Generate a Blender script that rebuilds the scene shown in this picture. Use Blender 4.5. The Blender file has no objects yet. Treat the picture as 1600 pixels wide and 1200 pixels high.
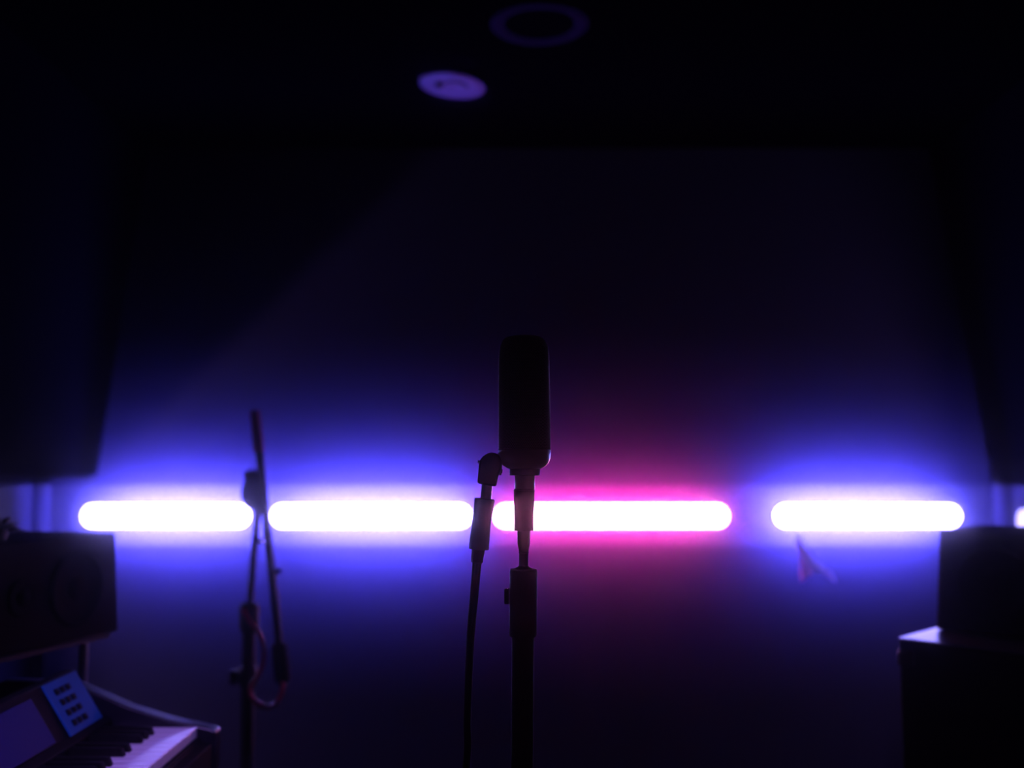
import bpy, bmesh, math, random
from mathutils import Vector, Matrix

random.seed(7)
scene = bpy.context.scene
COL = scene.collection
R = math.radians

# ------------------------------------------------------------------ camera, world, exposure
EYE = 1.35                      # camera height in metres
PITCH = math.atan(130 / 1600)   # looks slightly up
cam_data = bpy.data.cameras.new('camera')
cam_data.lens = 36.0
cam_data.sensor_width = 36.0
cam_data.clip_start = 0.05
cam_data.dof.use_dof = True
cam_data.dof.focus_distance = 1.11
cam_data.dof.aperture_fstop = 2.6
cam = bpy.data.objects.new('camera', cam_data)
COL.objects.link(cam)
cam.location = (0, 0, EYE)
cam.rotation_euler = (math.pi / 2 + PITCH, 0, 0)
scene.camera = cam

GLOW_HAZE = 0.042
world = bpy.data.worlds.new('dark_world')
scene.world = world
world.use_nodes = True
wn = world.node_tree
wn.nodes['Background'].inputs[0].default_value = (0, 0, 0, 1)
wn.nodes['Background'].inputs[1].default_value = 0.0

scene.view_settings.view_transform = 'Standard'
scene.view_settings.look = 'None'
scene.view_settings.gamma = 1
scene.view_settings.exposure = 0.0
scene.view_settings.use_curve_mapping = False
scene.cycles.use_denoising = True
scene.cycles.max_bounces = 6
scene.cycles.diffuse_bounces = 3
scene.cycles.glossy_bounces = 3
scene.cycles.volume_bounces = 2
scene.cycles.sample_clamp_indirect = 3

BLUE = (0.085, 0.068, 1.0)
PINK = (1.0, 0.004, 0.56)
S_BLUE = 1150.0     # unseen wash strips added behind the tubes to light the wall
S_PINK = 125.0
TUBE_GAP = 0.15   # tube axis to board

# ------------------------------------------------------------------ helpers
def at(px, py, Y):
    """point at depth Y that the photo shows at pixel (px, py)"""
    dx, dz = (px - 800) / 1600, (600 - py) / 1600
    c, s = math.cos(PITCH), math.sin(PITCH)
    d = Vector((dx, c - dz * s, s + dz * c))
    return Vector((0, 0, EYE)) + d * (Y / d.y)

def mat(name, color, rough=0.6, metal=0.0, spec=0.5, bump=0.0, bscale=80, mottle=0.0):
    m = bpy.data.materials.new(name)
    m.use_nodes = True
    nt = m.node_tree
    b = nt.nodes['Principled BSDF']
    b.inputs['Base Color'].default_value = (*color, 1)
    b.inputs['Roughness'].default_value = rough
    b.inputs['Metallic'].default_value = metal
    b.inputs['Specular IOR Level'].default_value = spec
    tc = nt.nodes.new('ShaderNodeTexCoord')
    n = nt.nodes.new('ShaderNodeTexNoise')
    n.inputs['Scale'].default_value = bscale
    n.inputs['Detail'].default_value = 4
    nt.links.new(tc.outputs['Object'], n.inputs['Vector'])
    if mottle:
        mix = nt.nodes.new('ShaderNodeMix'); mix.data_type = 'RGBA'
        mix.inputs['A'].default_value = (*[c * (1 - mottle) for c in color], 1)
        mix.inputs['B'].default_value = (*[min(1, c * (1 + mottle)) for c in color], 1)
        nt.links.new(n.outputs['Fac'], mix.inputs['Factor'])
        nt.links.new(mix.outputs['Result'], b.inputs['Base Color'])
    if bump:
        bp = nt.nodes.new('ShaderNodeBump')
        bp.inputs['Strength'].default_value = bump
        bp.inputs['Distance'].default_value = 0.002
        nt.links.new(n.outputs['Fac'], bp.inputs['Height'])
        nt.links.new(bp.outputs['Normal'], b.inputs['Normal'])
    return m

def led_mat(name, color, strength, pitch=0.0):
    m = bpy.data.materials.new(name)
    m.use_nodes = True
    nt = m.node_tree
    b = nt.nodes['Principled BSDF']
    b.inputs['Base Color'].default_value = (0.002, 0.002, 0.002, 1)
    b.inputs['Specular IOR Level'].default_value = 0.05
    b.inputs['Emission Color'].default_value = (*color, 1)
    b.inputs['Emission Strength'].default_value = strength
    if pitch:                         # light-emitting beads spaced along the tube
        tc = nt.nodes.new('ShaderNodeTexCoord')
        sx = nt.nodes.new('ShaderNodeSeparateXYZ')
        mu = nt.nodes.new('ShaderNodeMath'); mu.operation = 'MULTIPLY'
        mu.inputs[1].default_value = 2 * math.pi / pitch
        si = nt.nodes.new('ShaderNodeMath'); si.operation = 'SINE'
        mr = nt.nodes.new('ShaderNodeMapRange')
        mr.inputs['From Min'].default_value = -1
        mr.inputs['To Min'].default_value = strength * 0.88
        mr.inputs['To Max'].default_value = strength * 1.12
        nt.links.new(tc.outputs['Object'], sx.inputs[0])
        nt.links.new(sx.outputs['X'], mu.inputs[0])
        nt.links.new(mu.outputs[0], si.inputs[0])
        nt.links.new(si.outputs[0], mr.inputs['Value'])
        nt.links.new(mr.outputs[0], b.inputs['Emission Strength'])
    return m

M = {
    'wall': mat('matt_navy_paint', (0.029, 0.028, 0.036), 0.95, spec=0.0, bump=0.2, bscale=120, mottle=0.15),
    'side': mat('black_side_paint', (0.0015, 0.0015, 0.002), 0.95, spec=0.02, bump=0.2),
    'ceil': mat('black_ceiling_paint', (0.0003, 0.0003, 0.0004), 0.95, spec=0.0, bump=0.2),
    'floor': mat('dark_carpet', (0.004, 0.004, 0.006), 0.95, spec=0.0, bump=0.8, bscale=300, mottle=0.3),
    'rail': mat('grey_rail_board', (0.058, 0.058, 0.058), 0.95, spec=0.02, bump=0.1, mottle=0.04),
    'felt': mat('black_felt', (0.0008, 0.0008, 0.0012), 1.0, spec=0.0, bump=0.6, bscale=300),
    'black': mat('black_plastic', (0.012, 0.012, 0.014), 0.45, spec=0.4, bump=0.1, bscale=200),
    'matt': mat('matt_black_powder_coat', (0.010, 0.010, 0.012), 0.6, spec=0.35, bump=0.15, bscale=300),
    'vinyl': mat('black_vinyl', (0.008, 0.008, 0.010), 0.85, spec=0.08, bump=0.5, bscale=260),
    'cone': mat('speaker_cone', (0.008, 0.008, 0.009), 0.9, spec=0.05),
    'steel': mat('dark_steel', (0.10, 0.10, 0.11), 0.32, metal=1.0),
    'chrome': mat('chrome', (0.60, 0.60, 0.62), 0.25, metal=1.0),
    'shell': mat('satin_mic_shell', (0.008, 0.008, 0.009), 0.28, spec=1.0),
    'wire': mat('grille_wire', (0.85, 0.75, 0.75), 0.4, metal=1.0),
    'core': mat('grille_lining', (0.006, 0.006, 0.007), 0.9, spec=0.05),
    'rubber': mat('rubber', (0.012, 0.012, 0.013), 0.55, spec=0.3),
    'redcable': mat('red_cable_sleeve', (0.75, 0.015, 0.08), 0.25, spec=0.8),  # red raised to stand in for a pink highlight on the cable
    'pinklit_grip': mat('pink_lit_foam_sleeve', (0.40, 0.05, 0.10), 0.8, spec=0.2, bump=0.4),  # pink light falling on the arm tip is put into this colour
    'white_plastic': mat('white_plastic', (0.042, 0.037, 0.042), 0.7, spec=0.4, mottle=0.03),
    'key_white': mat('white_key_plastic', (0.80, 0.79, 0.78), 0.25, spec=1.0),
    'key_black': mat('black_key_plastic', (0.003, 0.003, 0.003), 0.8, spec=0.05),
    'panel': mat('grey_control_panel', (0.01, 0.08, 0.22), 0.8, spec=0.1, mottle=0.1),
    'glass': mat('display_glass', (0.004, 0.006, 0.08), 0.7, spec=0.1),
    'laminate': mat('grey_laminate_top', (0.55, 0.55, 0.60), 0.30, metal=1.0, mottle=0.08, bscale=20),
    'cloth': mat('pale_cloth', (0.55, 0.50, 0.55), 0.9, spec=0.1, bump=0.4),
    'leaf': mat('dark_leaf', (0.03, 0.06, 0.03), 0.6, spec=0.3),
    'blue_led': led_mat('blue_led_diffuser', (0.30, 0.25, 1.0), 30.0),
    'blue_led_wash': led_mat('blue_added_wash', BLUE, S_BLUE),
    'side_led': led_mat('violet_led_diffuser', (0.36, 0.30, 1.0), 3.4),
    'side_led_wash': led_mat('violet_added_wash', (0.40, 0.25, 1.0), 110.0),
    'left_led': led_mat('left_led_diffuser', (0.36, 0.30, 1.0), 3.4),
    'left_led_wash': led_mat('left_added_wash', (0.40, 0.25, 1.0), 330.0),
    'pink_led': led_mat('magenta_led_diffuser', (1.0, 0.26, 0.60), 30.0, 0.066),
    'pink_led_wash': led_mat('magenta_added_wash', PINK, S_PINK),
}

def translucent(m, color, amount):
    nt = m.node_tree
    t = nt.nodes.new('ShaderNodeBsdfTranslucent'); t.inputs[0].default_value = (*color, 1)
    x = nt.nodes.new('ShaderNodeMixShader'); x.inputs[0].default_value = amount
    nt.links.new(nt.nodes['Principled BSDF'].outputs[0], x.inputs[1]); nt.links.new(t.outputs[0], x.inputs[2])
    nt.links.new(x.outputs[0], nt.nodes['Material Output'].inputs['Surface'])
translucent(M['cloth'], (.75, .70, .75), .6)

def obj(name, bm, m, parent=None, smooth=True, bevel=0.0, label=None):
    bmesh.ops.recalc_face_normals(bm, faces=bm.faces)
    me = bpy.data.meshes.new(name)
    bm.to_mesh(me); bm.free()
    me.materials.append(M[m])
    if smooth:
        for p in me.polygons: p.use_smooth = True
    o = bpy.data.objects.new(name, me)
    COL.objects.link(o)
    if smooth:
        try:
            me.set_sharp_from_angle(angle=R(38))
        except Exception:
            pass
    if bevel:
        b = o.modifiers.new('bevel', 'BEVEL')
        b.width = bevel; b.segments = 3; b.limit_method = 'ANGLE'; b.angle_limit = R(35)
    if parent:
        o.parent = parent
        o.matrix_parent_inverse = Matrix.Identity(4)
        # meshes are written in world metres; bring them into the parent's frame
        top = parent
        while top.parent: top = top.parent
        me.transform(FRAME.get(parent.name, Matrix.Identity(4)))
        FRAME[o.name] = FRAME.get(parent.name, Matrix.Identity(4))
    if label: o['label'] = label
    return o

FRAME = {}   # world -> local matrix of each empty
def thing(name, label, cat, loc, group=None):
    o = bpy.data.objects.new(name, None)
    COL.objects.link(o)
    o.empty_display_size = 0.05
    o.location = loc
    o['label'] = label; o['category'] = cat
    if group: o['group'] = group
    FRAME[o.name] = Matrix.Translation(loc).inverted()
    return o

def tag(o, label, cat, group=None):
    o['label'] = label; o['category'] = cat
    if group: o['group'] = group
    return o

def structure(o):
    o['kind'] = 'structure'
    return o

def box(bm, c, s, mtx=None):
    vs = []
    for dx in (-.5, .5):
        for dy in (-.5, .5):
            for dz in (-.5, .5):
                v = Vector((c[0] + dx * s[0], c[1] + dy * s[1], c[2] + dz * s[2]))
                if mtx: v = mtx @ v
                vs.append(bm.verts.new(v))
    for f in ((0, 1, 3, 2), (4, 6, 7, 5), (0, 4, 5, 1), (2, 3, 7, 6), (0, 2, 6, 4), (1, 5, 7, 3)):
        bm.faces.new([vs[i] for i in f])
    return bm

def B(c, s, mtx=None):
    return box(bmesh.new(), c, s, mtx)

def prism(bm, pts, off):
    """closed outline pts pushed along off"""
    a = [bm.verts.new(Vector(p)) for p in pts]
    b = [bm.verts.new(Vector(p) + Vector(off)) for p in pts]
    bm.faces.new(a); bm.faces.new(b[::-1])
    n = len(pts)
    for i in range(n):
        bm.faces.new((a[i], b[i], b[(i + 1) % n], a[(i + 1) % n]))
    return bm

def frame_of(d):
    d = d.normalized()
    up = Vector((0, 0, 1)) if abs(d.z) < 0.9 else Vector((0, 1, 0))
    u = d.cross(up).normalized()
    return u, d.cross(u).normalized()

def tube(bm, pts, rad, n=16, cap=True):
    """swept round tube; rad may be one number or one per point"""
    pts = [Vector(p) for p in pts]
    if not isinstance(rad, (list, tuple)): rad = [rad] * len(pts)
    rings = []
    u, v = frame_of(pts[1] - pts[0])
    for i, p in enumerate(pts):
        d = (pts[min(i + 1, len(pts) - 1)] - pts[max(i - 1, 0)]).normalized()
        u = (u - d * u.dot(d)).normalized(); v = d.cross(u)
        rings.append([bm.verts.new(p + (u * math.cos(2 * math.pi * k / n) + v * math.sin(2 * math.pi * k / n)) * rad[i]) for k in range(n)])
    for a, b in zip(rings, rings[1:]):
        for k in range(n):
            bm.faces.new((a[k], a[(k + 1) % n], b[(k + 1) % n], b[k]))
    if cap:
        bm.faces.new(rings[0][::-1]); bm.faces.new(rings[-1])
    return bm

def T(pts, rad, n=16): return tube(bmesh.new(), pts, rad, n)

def lathe(bm, origin, axis, prof, n=48):
    """prof = [(distance along axis, radius)]; radius 0 closes"""
    axis = Vector(axis).normalized(); origin = Vector(origin)
    u, v = frame_of(axis)
    rings = []
    for h, r in prof:
        if r < 1e-6: rings.append([bm.verts.new(origin + axis * h)])
        else: rings.append([bm.verts.new(origin + axis * h + (u * math.cos(2 * math.pi * k / n) + v * math.sin(2 * math.pi * k / n)) * r) for k in range(n)])
    for a, b in zip(rings, rings[1:]):
        for k in range(n):
            if len(a) == 1 and len(b) == 1: continue
            if len(a) == 1: bm.faces.new((a[0], b[(k + 1) % n], b[k]))
            elif len(b) == 1: bm.faces.new((a[k], a[(k + 1) % n], b[0]))
            else: bm.faces.new((a[k], a[(k + 1) % n], b[(k + 1) % n], b[k]))
    if len(rings[0]) > 1: bm.faces.new(rings[0][::-1])
    if len(rings[-1]) > 1: bm.faces.new(rings[-1])
    return bm

def L(origin, axis, prof, n=48): return lathe(bmesh.new(), origin, axis, prof, n)

def smooth_path(pts, steps=8):
    pts = [Vector(p) for p in pts]
    ext = [pts[0] * 2 - pts[1]] + pts + [pts[-1] * 2 - pts[-2]]
    out = []
    for i in range(1, len(ext) - 2):
        p0, p1, p2, p3 = ext[i - 1:i + 3]
        for k in range(steps):
            t = k / steps
            out.append(0.5 * ((2 * p1) + (p2 - p0) * t + (2 * p0 - 5 * p1 + 4 * p2 - p3) * t * t + (3 * p1 - p0 - 3 * p2 + p3) * t ** 3))
    out.append(pts[-1])
    return out

# ------------------------------------------------------------------ thin even haze added to imitate lens glow around the lights
if GLOW_HAZE > 0:
    vs = wn.nodes.new('ShaderNodeVolumeScatter')
    vs.inputs['Color'].default_value = (1, 1, 1, 1)
    vs.inputs['Density'].default_value = GLOW_HAZE
    vs.inputs['Anisotropy'].default_value = 0.992
    wn.links.new(vs.outputs[0], wn.nodes['World Output'].inputs['Volume'])

# ------------------------------------------------------------------ the room
WALL_Y = 3.47
XL, XR = at(78, 805, WALL_Y).x, at(1553, 805, WALL_Y).x
CEIL = 2.45
Y0 = -0.6
structure(obj('wall_back', B(((XL + XR) / 2, WALL_Y + .06, CEIL / 2), (XR - XL + .36, .12, CEIL)), 'wall', smooth=False))
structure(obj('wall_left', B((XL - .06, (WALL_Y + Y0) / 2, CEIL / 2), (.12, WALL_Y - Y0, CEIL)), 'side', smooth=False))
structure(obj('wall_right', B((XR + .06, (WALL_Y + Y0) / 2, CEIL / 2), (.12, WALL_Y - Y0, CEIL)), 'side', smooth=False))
structure(obj('floor', B(((XL + XR) / 2, (WALL_Y + Y0) / 2, -.05), (XR - XL + .24, WALL_Y - Y0 + .24, .1)), 'floor', smooth=False))
structure(obj('ceiling', B(((XL + XR) / 2, (WALL_Y + Y0) / 2, CEIL + .05), (XR - XL + .24, WALL_Y - Y0 + .24, .1)), 'ceil', smooth=False))

# white board that runs along the three walls behind the tubes, with a shallow sill
RT, RB = at(800, 757, WALL_Y).z, at(800, 854, WALL_Y).z
RH, RC = RT - RB, (RT + RB) / 2
structure(obj('trim_1', B(((XL + XR) / 2, WALL_Y - .0015, RC), (XR - XL, .003, RH)), 'rail', smooth=False))
structure(obj('trim_2', B((XL + .0015, (WALL_Y - .003 + Y0) / 2, RC), (.003, WALL_Y - .003 - Y0, RH)), 'rail', smooth=False))
structure(obj('trim_3', B((XR - .0015, (WALL_Y - .003 + Y0) / 2, RC), (.003, WALL_Y - .003 - Y0, RH)), 'rail', smooth=False))

# ------------------------------------------------------------------ led tubes
TR = 0.037
def led_tube(a, b, m, label, inward, TUBE_GAP=TUBE_GAP):
    """a, b = ends of the glowing tube; inward = direction into the room"""
    a, b, inward = Vector(a), Vector(b), Vector(inward)
    d = (b - a).normalized(); ln = (b - a).length
    t = thing('led_tube_light', label, 'light', (a + b) / 2, 'light tubes along the white wall board')
    def stadium(rad, y0, depth):          # long face with round ends, looking into the room
        pts = []
        for c_, sg in ((b - d * TR, 1), (a + d * TR, -1)):
            for k in range(15):
                q = -math.pi / 2 + math.pi * k / 14
                pts.append(c_ + d * (sg * rad * math.cos(q)) + Vector((0, 0, sg * rad * math.sin(q))) + inward * y0)
        return prism(bmesh.new(), pts, inward * depth)
    obj('spill_block_housing', stadium(TR + .0015, -.008, .018), 'black', t)  # opaque sides shaped to keep the glowing face from lighting the wall
    obj('diffuser', stadium(TR, .0102, .0006), m, t, smooth=False)
    back = -inward
    for s in (0.18, 0.82):
        c = a + d * ln * s
        u = d; w = inward; z = Vector((0, 0, 1))
        mt = Matrix((( u.x, w.x, 0, c.x), (u.y, w.y, 0, c.y), (u.z, w.z, 1, c.z), (0, 0, 0, 1)))
        obj('wall_clip', B((0, -(TR + TUBE_GAP) / 2 - .002, 0), (.016, TUBE_GAP - TR - .005, .016), mt), 'white_plastic', t, smooth=False)
    c = (a + b) / 2 - inward * (TR + .0005)
    mt = Matrix(((d.x, inward.x, 0, c.x), (d.y, inward.y, 0, c.y), (0, 0, 1, c.z), (0, 0, 0, 1)))
    cp = (a + b) / 2 - inward * .012
    mp = Matrix(((d.x, inward.x, 0, cp.x), (d.y, inward.y, 0, cp.y), (0, 0, 1, cp.z), (0, 0, 0, 1)))
    obj('back_light_shield', B((0, 0, 0), (ln - .08, .006, 2 * TR - .004), mp), 'black', t, smooth=False)  # plate added to hold the diffuser's light off the wall
    for z_ in (-.0295, .0295):
        obj('wash_cutoff_lip', B((0, -.0050, z_), (ln - .075, .011, .002), mt), 'black', t, smooth=False)  # lips added to make the wash fade out along the wall
    obj('added_wash_strip', B((0, 0, 0), (ln - .075, .001, .056), mt), m + '_wash', t, smooth=False)  # hidden glowing strip added to brighten the wall behind
    return t

TY = WALL_Y - .003 - TUBE_GAP
def wt(px0, px1, m, label):
    z = at(800, 806, TY).z
    g = 5.5
    led_tube((at(px0 + g, 806, TY).x, TY, z), (at(px1 - g, 806, TY).x, TY, z), m, label, (0, -1, 0))
wt(124, 398, 'blue_led', 'blue-white glowing tube light left of the folded boom stand')
wt(419, 742, 'blue_led', 'blue-white glowing tube light between boom stand and microphone cable')
wt(767, 1143, 'pink_led', 'magenta glowing tube light behind the microphone stand')
wt(1203, 1505, 'blue_led', 'blue-white glowing tube light above the right cabinet, right of the magenta one')
zt = at(800, 806, TY).z
xr = XR - .003 - TUBE_GAP
yr = xr / ((1588 - 800) / 1600)
led_tube((xr, yr, zt), (xr, yr - .75, zt), 'side_led', 'blue-white glowing tube light on the right wall, cut by the frame edge', (-1, 0, 0))
xl = XL + .003 + .075
led_tube((xl, -xl * 2 * .975, zt), (xl, -xl * 2 * .975 - .7, zt), 'left_led', 'blue-white glowing tube light on the left wall, at the frame edge', (1, 0, 0), .075)

# ------------------------------------------------------------------ slanted black wall panels
def slant_panel(p_low, p_high, wall_x, label, low_left):
    """cross-section in XZ, run along Y"""
    Yb = WALL_Y - .004
    lo, hi = at(*p_low, Yb), at(*p_high, Yb)
    k = (hi.x - lo.x) / (hi.z - lo.z)
    ztop = CEIL - .004
    xt = lo.x + k * (ztop - lo.z)
    s = 1 if lo.x > wall_x else -1
    r = .03 if low_left else .004
    pts = [(wall_x, Yb, lo.z), (lo.x - s * r, Yb, lo.z), (lo.x + k * r * .3, Yb, lo.z + r * .35), (lo.x + k * r, Yb, lo.z + r), (xt, Yb, ztop), (wall_x, Yb, ztop)]
    t = thing('acoustic_wall_panel', label, 'wall panel', ((wall_x + xt) / 2, (Yb + 0) / 2, lo.z))
    obj('felt_face', prism(bmesh.new(), pts, (0, -(Yb - .1), 0)), 'felt', t, smooth=False)
    return t
slant_panel((150, 746), (203, 420), XL + .003, 'slanted black panel above the board on the left wall', True)
slant_panel((1557, 757), (1490, 420), XR - .003, 'slanted black panel above the board on the right wall', False)

# ------------------------------------------------------------------ ceiling fittings
def ring_fitting():
    c = Vector((at(843, 35, 2.46).x, 2.46, CEIL))
    t = thing('recessed_downlight', 'large dark recessed ceiling light with a dim violet rim', 'light', c)
    obj('rim', L(c, (0, 0, -1), [(0.0, .085), (.0, .122), (.006, .122), (.012, .112), (.012, .098), (.004, .086), (0.0, .085)], 48), 'rimgrey', t)
    obj('baffle', L(c, (0, 0, -1), [(.0005, 0), (.0006, .0855), (.0045, .0865), (.0045, .080), (.002, .07), (.002, 0)], 48), 'recess', t)
M['rimgrey'] = mat('dark_grey_enamel', (0.007, 0.006, 0.009), 0.9, spec=0.0)
M['recess'] = mat('recess_black', (0.0005, 0.0005, 0.0005), 1.0, spec=0.0)
ring_fitting()
def dome_fitting():
    c = Vector((at(707, 122, 2.82).x, 2.82, CEIL))
    t = thing('smoke_detector', 'small pale round ceiling fitting with a raised button, lit violet', 'detector', c)
    ax = Vector((-0.10, .0, -1)).normalized()
    obj('base_plate', L(c, (0, 0, -1), [(0, 0), (0, .06), (.02, .06), (.02, 0)], 40), 'white_plastic', t)
    o = c + Vector((0, 0, -.016))
    obj('cover', L(o, ax, [(0, 0), (0, .085), (.003, .092), (.008, .094), (.012, .090), (.0145, .075), (.0155, .05), (.016, 0)], 48), 'white_plastic', t)
    obj('sensor_cap', L(o + ax * .014 + Vector((.014, -.025, 0)), ax, [(0, .034), (.008, .032), (.010, .027), (.007, .022), (.007, 0)], 32), 'white_plastic', t)
    obj('test_button', L(o + ax * .0135 + Vector((-.034, -.030, 0)), ax, [(0, .013), (.010, .012), (.015, .008), (.016, 0)], 20), 'white_plastic', t)
dome_fitting()

# ------------------------------------------------------------------ microphone
MY = 1.12
S = at(1600, 720, MY).x / 800     # metres per pixel at the microphone
def zz(py): return at(820, py, MY).z
MX = at(820, 730, MY).x
def prof_px(rows, base):           # rows = (py, half width in px) bottom to top
    return [(zz(py) - zz(base), hw * S) for py, hw in rows]

mic = thing('studio_microphone', 'large side-address studio microphone with a fine mesh grille, upright on its stand', 'microphone', (MX, MY, zz(764)))
body_o = Vector((MX, MY, zz(764)))
tilt = Vector((-.006, 0, 1)).normalized()
def mz(py): return zz(py) - zz(764)
obj('connector_sleeve', L(body_o, (0, 0, 1), [(mz(763.5), 0), (mz(763.5), 15.2 * S), (mz(762), 15.8 * S), (mz(743.5), 15.8 * S), (mz(742), 15 * S), (mz(742), 0)]), 'shell', mic)
obj('collar', L(body_o, (0, 0, 1), [(mz(743), 0), (mz(743), 23 * S), (mz(742), 24 * S), (mz(733), 24 * S), (mz(731), 23 * S), (mz(731), 0)]), 'shell', mic)
obj('lower_shell', L(body_o, tilt, [(mz(732.5), 0), (mz(732.5), 25 * S), (mz(731.5), 27 * S), (mz(728), 33 * S), (mz(723), 37.5 * S), (mz(716), 40.3 * S), (mz(708), 41.2 * S), (mz(703), 41.3 * S), (mz(702), 40.5 * S), (mz(702), 0)], 72), 'shell', mic)
# grille outline from the band upwards
gp = [(702, 40.4), (690, 40.4), (640, 40.3), (600, 40.0), (565, 39.7), (552, 39.2), (543, 37.8), (536, 35.2), (531, 31.5), (528, 26.5), (526.3, 20), (525.5, 12), (525, 5)]
def grille_radius(s_list):
    pts = [(mz(py), hw * S) for py, hw in gp]
    ds = [0]
    for a, b in zip(pts, pts[1:]): ds.append(ds[-1] + math.hypot(b[0] - a[0], b[1] - a[1]))
    out = []
    for s in s_list:
        s = min(max(s, 0), 1) * ds[-1]
        for i in range(len(pts) - 1):
            if s <= ds[i + 1] + 1e-9:
                f = (s - ds[i]) / (ds[i + 1] - ds[i])
                out.append((pts[i][0] + (pts[i + 1][0] - pts[i][0]) * f, pts[i][1] + (pts[i + 1][1] - pts[i][1]) * f))
                break
    return out, ds[-1]
core = [(h, max(r - .0011, 0.0005)) for h, r in [(mz(py), hw * S) for py, hw in gp]]
core = [(core[0][0], 0)] + core[:-1] + [(core[-1][0] - .0008, 0)]
obj('inner_screen', L(body_o, tilt, core, 64), 'core', mic)
NR, NC = 84, 84
rows, _ = grille_radius([i / NR for i in range(NR + 1)])
bm = bmesh.new()
u, v = frame_of(tilt)
grid = []
for i, (h, r) in enumerate(rows):
    grid.append([bm.verts.new(body_o + tilt * h + (u * math.cos(2 * math.pi * (k + .5 * (i % 2)) / NC) + v * math.sin(2 * math.pi * (k + .5 * (i % 2)) / NC)) * r) for k in range(NC)])
for i in range(0, NR - 1):
    for k in range(NC):        # diamonds of the woven wire
        off = i % 2
        l = grid[i + 1][(k - 1 + off) % NC]; rr = grid[i + 1][(k + off) % NC]
        bm.faces.new((grid[i][k], rr, grid[i + 2][k], l))
g = obj('mesh_grille', bm, 'wire', mic)
wf = g.modifiers.new('wire', 'WIREFRAME'); wf.thickness = .00062; wf.use_replace = True; wf.use_boundary = True
obj('top_button', L(body_o + tilt * (mz(525.3) - .001), tilt, [(0, 6 * S), (.0009, 5.4 * S), (.0012, 0)], 24), 'wire', mic)

# microphone stand (its pole leans by half a degree)
SX = at(817.2, 1000, MY).x
lean = Vector((.0085, 0, 1)).normalized()
base = Vector((SX - .0085 * zz(1000), MY, 0))
st = thing('microphone_stand', 'black straight microphone stand with a clutch and side knob, under the studio microphone', 'microphone stand', base)
def sz(py): return zz(py)
def SL(name, rows, m, n=40):
    prof = [(sz(py), hw * S) for py, hw in rows]
    prof = [(prof[0][0], 0)] + prof + [(prof[-1][0], 0)]
    return obj(name, L(base, lean, prof, n), m, st)
obj('round_base', L(base, (0, 0, 1), [(0, 0), (0, .13), (.012, .13), (.022, .11), (.028, .03), (.028, 0)], 48), 'matt', st)
SLp = SL('lower_pole', [(993, 17.4), (992, 17.4)], 'matt')
bpy.data.objects.remove(SLp)
obj('lower_pole', L(base, lean, [(.02, 0), (.02, 17.4 * S), (sz(990), 17.4 * S), (sz(990), 0)], 40), 'matt', st)
SL('clutch', [(994, 20.5), (992, 21.5), (960, 21.7), (893, 21.7), (890.5, 20.6), (890, 17)], 'matt')
SL('clutch_collar', [(890.3, 20.5), (889.2, 20.8), (888.6, 13.8), (887.2, 13), (885.5, 9), (884, 8)], 'steel')
SL('upper_rod', [(886, 7.4), (862, 7.4), (856, 8.6), (850, 10.0), (828, 10.4), (826, 10.4)], 'steel')
obj('ridge', L(base, lean, [(sz(864), 7 * S), (sz(863.4), 8.4 * S), (sz(862), 8.4 * S), (sz(861.4), 7 * S)], 32), 'steel', st)
sl = SL('threaded_adapter', [(829, 14.4), (828, 14.9), (815, 14.9), (800, 15.2), (785, 16), (770, 16.3), (766, 16.3), (765, 15.6), (763.6, 15.2)], 'rubber')
obj('adapter_lip', L(base, lean, [(sz(766.2), 0), (sz(766.2), 17 * S), (sz(764.6), 17 * S), (sz(764.6), 0)], 40), 'steel', st)
kc = base + lean * sz(932)
kn = obj('clutch_knob', L(kc + Vector((-20.5 * S, 0, 0)), (-1, 0, 0), [(0, 0), (0, 4.5 * S), (1.5 * S, 4.5 * S), (2 * S, 12 * S), (8 * S, 12 * S), (9.3 * S, 10.5 * S), (9.6 * S, 0)], 24), 'rubber', st)
M['clear'] = mat('clear_plastic', (0.9, 0.9, 0.95), 0.25)
M['clear'].node_tree.nodes['Principled BSDF'].inputs['Transmission Weight'].default_value = 1.0
obj('knob_cap', L(kc + Vector((-24.5 * S, 0, 5.6 * S)), (-.2, .1, 1), [(0, 0), (0, 4.6 * S), (5.6 * S, 4.4 * S), (6.8 * S, 3.2 * S), (7 * S, 0)], 20), 'clear', st, label='clear plastic knob top')

# angled plug and cable beside the microphone
CYY = MY
cb = thing('microphone_cable', 'black cable with angled plug and thick sleeve rising to the microphone from the floor', 'cable', at(745, 1000, CYY) * 1.0)
def c3(px, py, dy=0): return at(px, py, CYY) + Vector((0, dy, 0))
head = [(746, 755), (747.5, 740), (748.5, 726), (750.5, 719), (755, 713), (761, 709), (768, 707), (774, 708), (779.5, 711), (782.5, 716), (784.6, 723), (784.4, 730), (781.5, 737), (779, 743), (777, 752), (775.6, 760), (760, 757.6)]
obj('plug_head', prism(bmesh.new(), [c3(x, y, -.011) for x, y in head], (0, .022, 0)), 'matt', cb, bevel=.0022)
obj('plug_screw', L(c3(749, 722), (-1, 0, .35), [(-.001, .0016), (.0018, .0016), (.0022, 0)], 12), 'chrome', cb)
obj('plug_lever', T([c3(780.5, 742, 0), c3(782.5, 738, 0), c3(784, 732.5, 0)], [.0014, .0018, .0012], 10), 'chrome', cb)
def ctube(name, rows, m, n=32):
    return obj(name, T([c3(x, y) for x, y, r in rows], [r * S for x, y, r in rows], n), m, cb)
ctube('plug_neck', [(761.5, 752, 8.6), (760.5, 765, 8.6), (758.5, 784, 8.6)], 'steel')
obj('neck_nut', L(c3(767, 769), (1, 0, -.2), [(-.001, 2.4 * S), (1.6 * S, 2.2 * S), (1.8 * S, 0)], 10), 'chrome', cb)
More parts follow.
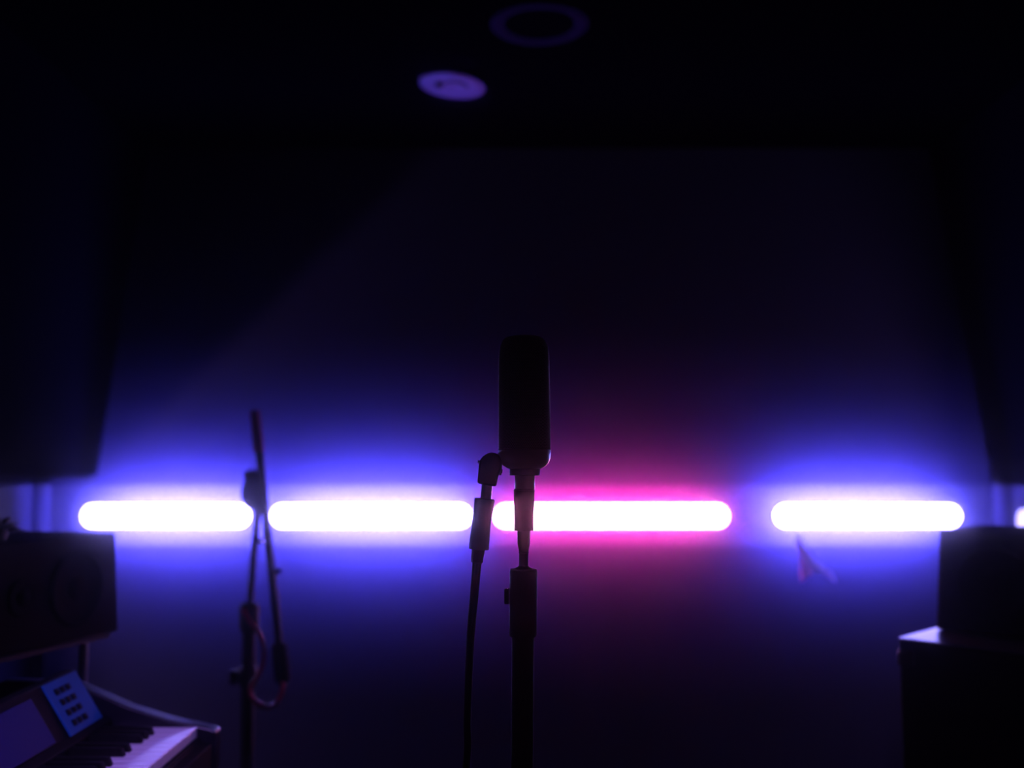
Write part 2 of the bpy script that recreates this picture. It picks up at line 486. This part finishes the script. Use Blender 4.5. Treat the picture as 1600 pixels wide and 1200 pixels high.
ctube('plug_sleeve', [(757.4, 779, 14.6), (757.3, 780, 15.9), (756.2, 788, 15.6), (754, 805, 14.6), (751.5, 825, 14.9), (749.5, 842, 15.6), (748.2, 857, 15.8), (748.1, 858.3, 15)], 'rubber')
ctube('strain_relief', [(748, 856, 10.2), (746.5, 866, 10), (745.6, 872, 9.8), (745.3, 878.5, 9.6), (745.2, 879.3, 8.4)], 'rubber')
path = [c3(745.6, 876), c3(744.3, 890), c3(741.5, 925), c3(737.5, 966), c3(734.5, 1010), c3(731.8, 1070), c3(729.8, 1130), c3(728.2, 1200)]
e = path[-1]
path += [Vector((e.x - .02, CYY, e.z - .15)), Vector((e.x - .09, CYY - .02, .45)), Vector((e.x - .14, CYY - .04, .12)), Vector((e.x - .17, CYY - .07, .014)), Vector((e.x - .20, CYY - .2, .006)), Vector((e.x - .16, CYY - .6, .006))]
sp = smooth_path(path, 6)
obj('cord', T(sp, [7.4 * S - min(i / 30, 1) * 1.3 * S for i in range(len(sp))], 16), 'rubber', cb)

# ------------------------------------------------------------------ folded boom stand
BY = 2.2
Q = at(1600, 860, BY).x / 800
def b3(px, py, dy=0): return at(px, py, BY) + Vector((0, dy, 0))
foot = Vector((b3(389, 1100).x, BY, 0))
bs = thing('boom_microphone_stand', 'blurred black boom stand with its arm folded upright, left of the microphone', 'microphone stand', foot)
hub = foot + Vector((0, 0, .16))
for k in range(3):
    a = R(170 + 120 * k)
    d = Vector((math.cos(a), math.sin(a), 0))
    lg = obj('leg', T([hub + d * .015, foot + d * .30 + Vector((0, 0, .016))], .008, 12), 'matt', bs)
    obj('rubber_foot', T([foot + d * .285 + Vector((0, 0, .020)), foot + d * .325 + Vector((0, 0, .0125))], .0125, 12), 'rubber', lg)
obj('leg_hub', L(foot, (0, 0, 1), [(.13, 0), (.13, .024), (.19, .024), (.20, .018), (.20, 0)], 24), 'matt', bs)
obj('lower_pole', T([foot + Vector((0, 0, .12)), b3(389, 986)], 10.5 * Q, 20), 'matt', bs)
obj('clutch', T([b3(389, 988), b3(389, 984), b3(389.5, 946), b3(390, 941)], [12 * Q, 15.5 * Q, 15.5 * Q, 10 * Q], 20), 'matt', bs)
obj('leg_clutch', T([b3(388, 1072), b3(388, 1068), b3(388, 1044), b3(388, 1040)], [12 * Q, 14.5 * Q, 14.5 * Q, 12 * Q], 20), 'matt', bs)
obj('wing_knob', L(b3(378, 1058), (-1, 0, 0), [(0, 3 * Q), (5 * Q, 4 * Q), (7 * Q, 12 * Q), (17 * Q, 11 * Q), (19 * Q, 0)], 16), 'rubber', bs)
obj('upper_tube', T([b3(390, 944), b3(397, 860), b3(404, 782)], 5.6 * Q, 16), 'matt', bs)
# pivot clamp where arm and tube meet
cl = [(387, 792), (379, 776), (380, 762), (385, 752), (383, 738), (395, 733), (411, 735), (415, 760), (415, 790), (405, 799)]
obj('pivot_clamp', prism(bmesh.new(), [b3(x, y, -.02) for x, y in cl], (0, .04, 0)), 'matt', bs, bevel=.004)
def arm(y): return 399 + (y - 641) * .1045
obj('boom_arm', T([b3(arm(690), 690, -.006), b3(arm(1012), 1012, -.006)], 6.6 * Q, 16), 'matt', bs)
obj('foam_sleeve', T([b3(399, 641, -.006), b3(399.3, 644, -.006), b3(arm(706), 706, -.006)], [5 * Q, 8 * Q, 8.4 * Q], 16), 'pinklit_grip', bs, label='reddish sleeve at the arm tip, pink light in its colour')
obj('counterweight', T([b3(436.5, 1004, -.006), b3(437, 1009, -.006), b3(442.5, 1060, -.006), b3(443, 1066, -.006)], [9 * Q, 12.5 * Q, 12.5 * Q, 9 * Q], 20), 'vinyl', bs)
obj('arm_screw', L(b3(433, 893, -.008), (.8, .6, .2), [(0, 0), (0, 5 * Q), (6 * Q, 5 * Q), (7.5 * Q, 0)], 14), 'chrome', bs)
obj('tube_clip', L(b3(407, 846, .0), (0, 1, 0), [(-8 * Q, 0), (-8 * Q, 5 * Q), (8 * Q, 5 * Q), (8 * Q, 0)], 14), 'chrome', bs)
cab = smooth_path([b3(386, 948, -.03), b3(396, 968, -.03), b3(408, 982, -.03), b3(417, 1004, -.03), b3(417, 1030, -.03), b3(408, 1052, -.03), b3(397, 1070, -.03), b3(399, 1084, -.03), b3(409, 1094, -.03), b3(424, 1099, -.03), b3(438, 1092, -.03), b3(445, 1074, -.026), b3(444, 1062, -.018)], 8)
o = obj('cable', T(cab, 3.6 * Q, 12), 'redcable')
tag(o, 'thin glossy red cable looped around the folded boom stand', 'cable')
o.name = 'looped_cable'

# ------------------------------------------------------------------ loudspeakers and what carries them
def speaker(name, label, A, d_face, d_back, w, dep, z0, h, taper, driver_px=None):
    """A = visible vertical corner; d_face = along the front, d_back = into the box"""
    d1, d2 = Vector((*d_face, 0)).normalized(), Vector((*d_back, 0)).normalized()
    A = Vector((A[0], A[1], 0))
    t = thing(name, label, 'speaker', A + d1 * w / 2 + d2 * dep / 2 + Vector((0, 0, z0)))
    bm = bmesh.new()
    lo = [A, A + d1 * w, A + d1 * w + d2 * dep, A + d2 * dep]
    hi = [A + d1 * taper + d2 * taper * .5, A + d1 * (w - taper) + d2 * taper * .5, A + d1 * (w - taper) + d2 * (dep - taper), A + d1 * taper + d2 * (dep - taper)]
    v0 = [bm.verts.new(p + Vector((0, 0, z0))) for p in lo]; v1 = [bm.verts.new(p + Vector((0, 0, z0 + h))) for p in hi]
    bm.faces.new(v0[::-1]); bm.faces.new(v1)
    for i in range(4): bm.faces.new((v0[i], v0[(i + 1) % 4], v1[(i + 1) % 4], v1[i]))
    obj('cabinet', bm, 'vinyl', t, bevel=.006)
    n = -d2
    def face_pt(a, b): return A + d1 * (w * a) + d2 * (taper * .5 * b) + Vector((0, 0, z0 + h * b))
    c = face_pt(.36, .5)
    r = h * .36
    obj('woofer', L(c + n * -.002, n, [(0, 0), (0, r), (.006, r), (.008, r * .92), (.004, r * .80), (-.0015 + .002, r * .35), (.004, r * .30), (.008, r * .15), (.009, 0)], 40), 'cone', t)
    c = face_pt(.76, .5)
    r = h * .17
    obj('tweeter', L(c + n * -.002, n, [(0, 0), (0, r), (.005, r), (.006, r * .8), (.004, r * .5), (.009, r * .3), (.010, 0)], 32), 'cone', t)
    return t

# left one on a slim pole
LA = at(186, 987, 1.9)
z0 = LA.z; h = at(180, 832, 1.9).z - z0
d1 = Vector((-.3, -.954, 0)); d2 = Vector((-.954, .3, 0))
speaker('studio_speaker', 'black box loudspeaker at the left edge, above the keyboard', (LA.x, LA.y), (-.3, -.954), (-.954, .3), .31, .24, z0, h, .010)
pc = Vector((at(130, 1030, 1.86).x, 1.86, 0))
ss = thing('speaker_stand', 'slim violet-lit pole stand holding up the left loudspeaker', 'speaker stand', pc)
obj('top_plate', prism(bmesh.new(), [Vector((LA.x, LA.y, z0 - .009)) + d1 * a * .31 + d2 * b * .24 for a, b in ((.04, .04), (.9, .04), (.9, .9), (.04, .9))], (0, 0, .0085)), 'matt', ss, smooth=False)
obj('pole', T([pc + Vector((0, 0, .02)), pc + Vector((0, 0, z0 - .008))], .0085, 20), 'greypole', ss) if False else None
M['greypole'] = mat('grey_painted_pole', (0.35, 0.33, 0.36), 0.45, spec=0.5)
obj('pole', T([pc + Vector((0, 0, .02)), pc + Vector((0, 0, z0 - .0085))], .0085, 20), 'greypole', ss, label='pale slim pole')
obj('foot_plate', B((pc.x, pc.y, .011), (.22, .22, .022)), 'matt', ss, bevel=.003)

# small plant on the left speaker
pp = Vector((LA.x, LA.y, z0 + h)) + d1 * .245 + d2 * .05
pl = thing('small_plant', 'small dark leafy plant on top of the left loudspeaker', 'plant', pp)
obj('pot', L(pp, (0, 0, 1), [(0.0005, 0), (0.0005, .014), (.018, .018), (.020, .018), (.020, 0)], 24), 'matt', pl)
bm = bmesh.new()
for k in range(46):
    a = random.uniform(0, 2 * math.pi); el = random.uniform(.15, 1.3); ln = random.uniform(.022, .042)
    d = Vector((math.cos(a) * math.cos(el), math.sin(a) * math.cos(el), math.sin(el)))
    o0 = pp + Vector((0, 0, .017)) + Vector((math.cos(a), math.sin(a), 0)) * .006
    s_ = d.cross(Vector((0, 0, 1))).normalized() * ln * .2
    tip = o0 + d * ln + Vector((0, 0, -ln * .25)); mid = o0 + d * ln * .55
    q = [bm.verts.new(p) for p in (o0, mid + s_, tip, mid - s_)]
    bm.faces.new(q)
lf = obj('foliage', bm, 'leaf', pl)
sm = lf.modifiers.new('thick', 'SOLIDIFY'); sm.thickness = .0008

# right cabinet (turned 45 degrees) with metal corners
s2 = math.sqrt(.5)
CA = Vector((.700, 1.893, 0)); U = Vector((s2, -s2, 0)); V = Vector((s2, s2, 0))
CW, CD = .42, .44
ZC = at(1400, 996, 1.893).z
cc = CA + U * CW / 2 + V * CD / 2
cbn = thing('equipment_cabinet', 'tall black cabinet with a glossy top and metal corners, at the right edge', 'cabinet', cc)
mt = Matrix(((U.x, V.x, 0, cc.x), (U.y, V.y, 0, cc.y), (0, 0, 1, 0), (0, 0, 0, 1)))
obj('body', B((0, 0, (ZC - .0045) / 2 + .0115), (CW - .004, CD - .004, ZC - .024), mt), 'vinyl', cbn, bevel=.004)
obj('top', B((0, 0, ZC - .0015), (CW - .002, CD - .002, .003), mt), 'laminate', cbn, bevel=.001)
obj('door', B((0, -CD / 2 + .004, ZC * .48), (CW - .05, .010, ZC * .82), mt), 'vinyl', cbn, bevel=.002)
for sx in (-1, 1):
    for sy in (-1, 1):
        obj('metal_corner', B((sx * (CW / 2 - .014), sy * (CD / 2 - .014), ZC - .036), (.032, .032, .030), mt), 'steel', cbn, bevel=.006)
        obj('foot', L(mt @ Vector((sx * (CW / 2 - .05), sy * (CD / 2 - .05), 0)), (0, 0, 1), [(0, 0), (0, .018), (.0285, .02), (.0285, 0)], 16), 'rubber', cbn)
hd = [mt @ Vector(p) for p in ((-.03, -CD / 2, ZC * .55), (-.03, -CD / 2 - .025, ZC * .55), (-.03, -CD / 2 - .025, ZC * .55 + .1), (-.03, -CD / 2, ZC * .55 + .1))]
obj('handle', T(hd, .005, 10), 'steel', cbn)
# round latch that glints on the front edge of the top
lp = mt @ Vector((CW / 2 - .17, -CD / 2 + .004, ZC - .012))
obj('latch', L(lp, -V, [(0, 0), (0, .012), (.008, .011), (.010, 0)], 20), 'chrome', cbn)

spA = CA + U * .014 + V * .135
speaker('studio_speaker', 'black box loudspeaker on top of the tall cabinet at the right edge', (spA.x, spA.y), (s2, -s2), (s2, s2), .30, .24, ZC + .0005, at(1465, 828, 1.97).z - ZC, .010)

# ------------------------------------------------------------------ keyboard
M['kbody'] = mat('keyboard_black', (0.003, 0.003, 0.004), 0.8, spec=0.06)
KZ = .947; KF = -.490; KB = -.618; KY1 = 1.632
kx = lambda x: x
kb = thing('electronic_keyboard', 'black electronic keyboard with lit white keys and a raised display panel, lower left corner', 'keyboard', (-.62, 1.2, .87))
NW = 36; KW = .0232
KY0 = KY1 - NW * KW
prof = [(-.466, .880), (-.466, .922), (-.484, .924), (-.484, .930), (-.622, .930), (-.622, .958), (-.665, .985), (-.80, .985), (-.82, .975), (-.82, .880)]
obj('body', prism(bmesh.new(), [(x, KY0 - .02, z) for x, z in prof], (0, KY1 - KY0 + .022, 0)), 'kbody', kb, bevel=.002)
ck = [(-.462, .878), (-.462, .938), (-.470, .943), (-.537, .957), (-.60, .976), (-.69, 1.014), (-.80, 1.016), (-.822, 1.0), (-.822, .878)]
obj('end_cheek', prism(bmesh.new(), [(x, KY1 + .003, z) for x, z in ck], (0, .030, 0)), 'cheek', kb, bevel=.003) if False else None
M['cheek'] = mat('satin_black_plastic', (0.005, 0.005, 0.008), 0.3, spec=0.3)
obj('end_cheek', prism(bmesh.new(), [(x, KY1 + .003, z) for x, z in ck], (0, .030, 0)), 'cheek', kb, bevel=.003)
obj('end_cheek', prism(bmesh.new(), [(x, KY0 - .052, z) for x, z in ck], (0, .030, 0)), 'cheek', kb, bevel=.003)
wk = None
for i in range(NW):
    y = KY1 - (i + .5) * KW
    if wk is None:
        wk = obj('white_key', B(((KF + KB) / 2, y, KZ - .008), (KF - KB, KW - .0012, .016)), 'key_white', kb, bevel=.0012)
        y_first = y
    else:
        c = wk.copy(); COL.objects.link(c); c.parent = kb; c.location = (0, y - y_first, 0)
bk = None
pattern = [1, 1, 0, 1, 1, 1, 0]        # read away from the treble end: c  b a g  f  e d
for i in range(NW - 1):
    if not [0, 1, 1, 1, 0, 1, 1][i % 7]: continue
    y = KY1 - (i + 1) * KW
    if bk is None:
        prf = [(-.541, KZ), (-.545, KZ + .0105), (-.549, KZ + .012), (-.6195, KZ + .012), (-.6195, KZ)]
        bk = obj('black_key', prism(bmesh.new(), [(x, y - .0055, z + .0002) for x, z in prf], (0, .011, 0)), 'key_black', kb, bevel=.0015)
        y_b = y
    else:
        c = bk.copy(); COL.objects.link(c); c.parent = kb; c.location = (0, y - y_b, 0)
# raised control panel, facing the player and tipped up
P0 = Vector((-.630, 0, .962)); P1 = Vector((-.678, 0, 1.038))
pd = (P1 - P0).normalized(); pn = Vector((pd.z, 0, -pd.x)).normalized()
def slab(y0, y1, a, b, lift, th):
    """rectangle on the panel face, a..b from its lower to its upper edge"""
    q = [P0 + (P1 - P0) * a, P0 + (P1 - P0) * b]
    return prism(bmesh.new(), [Vector((q[0].x, y0, q[0].z)) + pn * lift, Vector((q[0].x, y1, q[0].z)) + pn * lift, Vector((q[1].x, y1, q[1].z)) + pn * lift, Vector((q[1].x, y0, q[1].z)) + pn * lift], pn * th)
hs = [(P0.x, P0.z - .004), (P1.x, P1.z), (P1.x - .02, P1.z - .002), (-.745, .984), (-.66, .984)]
obj('panel_housing', prism(bmesh.new(), [(x, 1.02, z) for x, z in hs], (0, .60, 0)), 'kbody', kb, bevel=.003)
bp_ = obj('button_panel', slab(1.500, 1.612, .04, .97, 0, .003), 'panel', kb, bevel=.001, label='grey-blue button panel')
for i in range(3):
    for j in range(4):
        obj('button', slab(1.520 + i * .018, 1.531 + i * .018, .16 + j * .19, .26 + j * .19, .003, .003), 'key_black', bp_, bevel=.0006)
obj('display', slab(1.285, 1.455, .08, .86, 0, .003), 'glass', kb, bevel=.001, label='dim blue display screen')
bp2 = obj('button_panel', slab(1.06, 1.20, .06, .95, 0, .003), 'panel', kb, bevel=.001)
# trestle stand of the keyboard
ks = thing('keyboard_stand', 'black folding stand under the electronic keyboard', 'keyboard stand', (-.64, 1.2, 0))
for yy in (.95, 1.5):
    for a, b in ((-.80, -.50), (-.50, -.80)):
        dy = .014 if a < b else -.014
        obj('leg', T([(a, yy + dy, .014), (b, yy + dy, .864)], .0125, 12), 'matt', ks)
for x in (-.80, -.50):
    obj('top_bar', T([(x, .93, .8665), (x, 1.52, .8665)], .013, 12), 'matt', ks)
    obj('foot_bar', T([(x, .93, .0135), (x, 1.52, .0135)], .013, 12), 'rubber', ks)

# ------------------------------------------------------------------ pale cloth hanging from the board
HY = TY - TR - .012
hc = at(1262, 872, HY)
N = 26
outline = [  # (py, left px, right px) from the hanging point down
    (836, 1240, 1250), (850, 1244, 1254), (862, 1248, 1263), (874, 1250, 1270), (884, 1249, 1284), (892, 1248, 1295), (900, 1248, 1301), (909, 1249, 1303)]
bm = bmesh.new(); rows = []
for j in range(22):
    py = 836 + (909 - 836) * j / 21
    for a, b in zip(outline, outline[1:]):
        if a[0] <= py <= b[0]:
            f = (py - a[0]) / (b[0] - a[0]); lx = a[1] + (b[1] - a[1]) * f; rx = a[2] + (b[2] - a[2]) * f; break
    r_ = []
    for k in range(N):
        f = k / (N - 1)
        # the hem rises between two hanging points
        lift = 15 * max(0, (py - 884) / 25) * math.sin(math.pi * f)
        p = at(lx + (rx - lx) * f, py - lift, HY)
        p.y += -.006 - .010 * (j / 21) * math.sin(f * 13) - .012 * (j / 21)
        r_.append(bm.verts.new(p))
    rows.append(r_)
for a, b in zip(rows, rows[1:]):
    for k in range(N - 1): bm.faces.new((a[k], a[k + 1], b[k + 1], b[k]))
cl = obj('hanging_cloth', bm, 'cloth')
sm = cl.modifiers.new('thick', 'SOLIDIFY'); sm.thickness = .0025
tag(cl, 'small pale violet cloth hanging from the right blue tube light', 'cloth')

# ------------------------------------------------------------------ unseen violet lamp added behind the camera to light the keys
sl0 = Vector((-.15, -.25, CEIL))
aim = (Vector((-.53, 1.50, KZ)) - sl0).normalized()
sp_ = thing('added_keyboard_light', 'added black spotlight, unseen behind the camera, lighting the electronic keyboard', 'light', sl0)
obj('added_light_mount', L(sl0, (0, 0, -1), [(0, 0), (0, .045), (.014, .045), (.014, 0)], 32), 'matt', sp_)
obj('added_light_stem', T([sl0 + Vector((0, 0, -.012)), sl0 + Vector((0, 0, -.06))], .008, 12), 'matt', sp_)
hd0 = sl0 + Vector((0, 0, -.07))
obj('added_light_head', L(hd0 - aim * .03, aim, [(0, 0), (0, .030), (.01, .035), (.12, .040), (.12, .036), (.07, .032), (.07, 0)], 32), 'matt', sp_)
ld = bpy.data.lights.new('violet_fill_spot', 'SPOT')
ld.energy = 190; ld.color = (0.36, 0.18, 1.0); ld.spot_size = R(15); ld.spot_blend = .6; ld.shadow_soft_size = .02
lo = bpy.data.objects.new('violet_key_fill', ld); COL.objects.link(lo)
lo.location = hd0 + aim * .075
lo.rotation_euler = aim.to_track_quat('-Z', 'Y').to_euler()
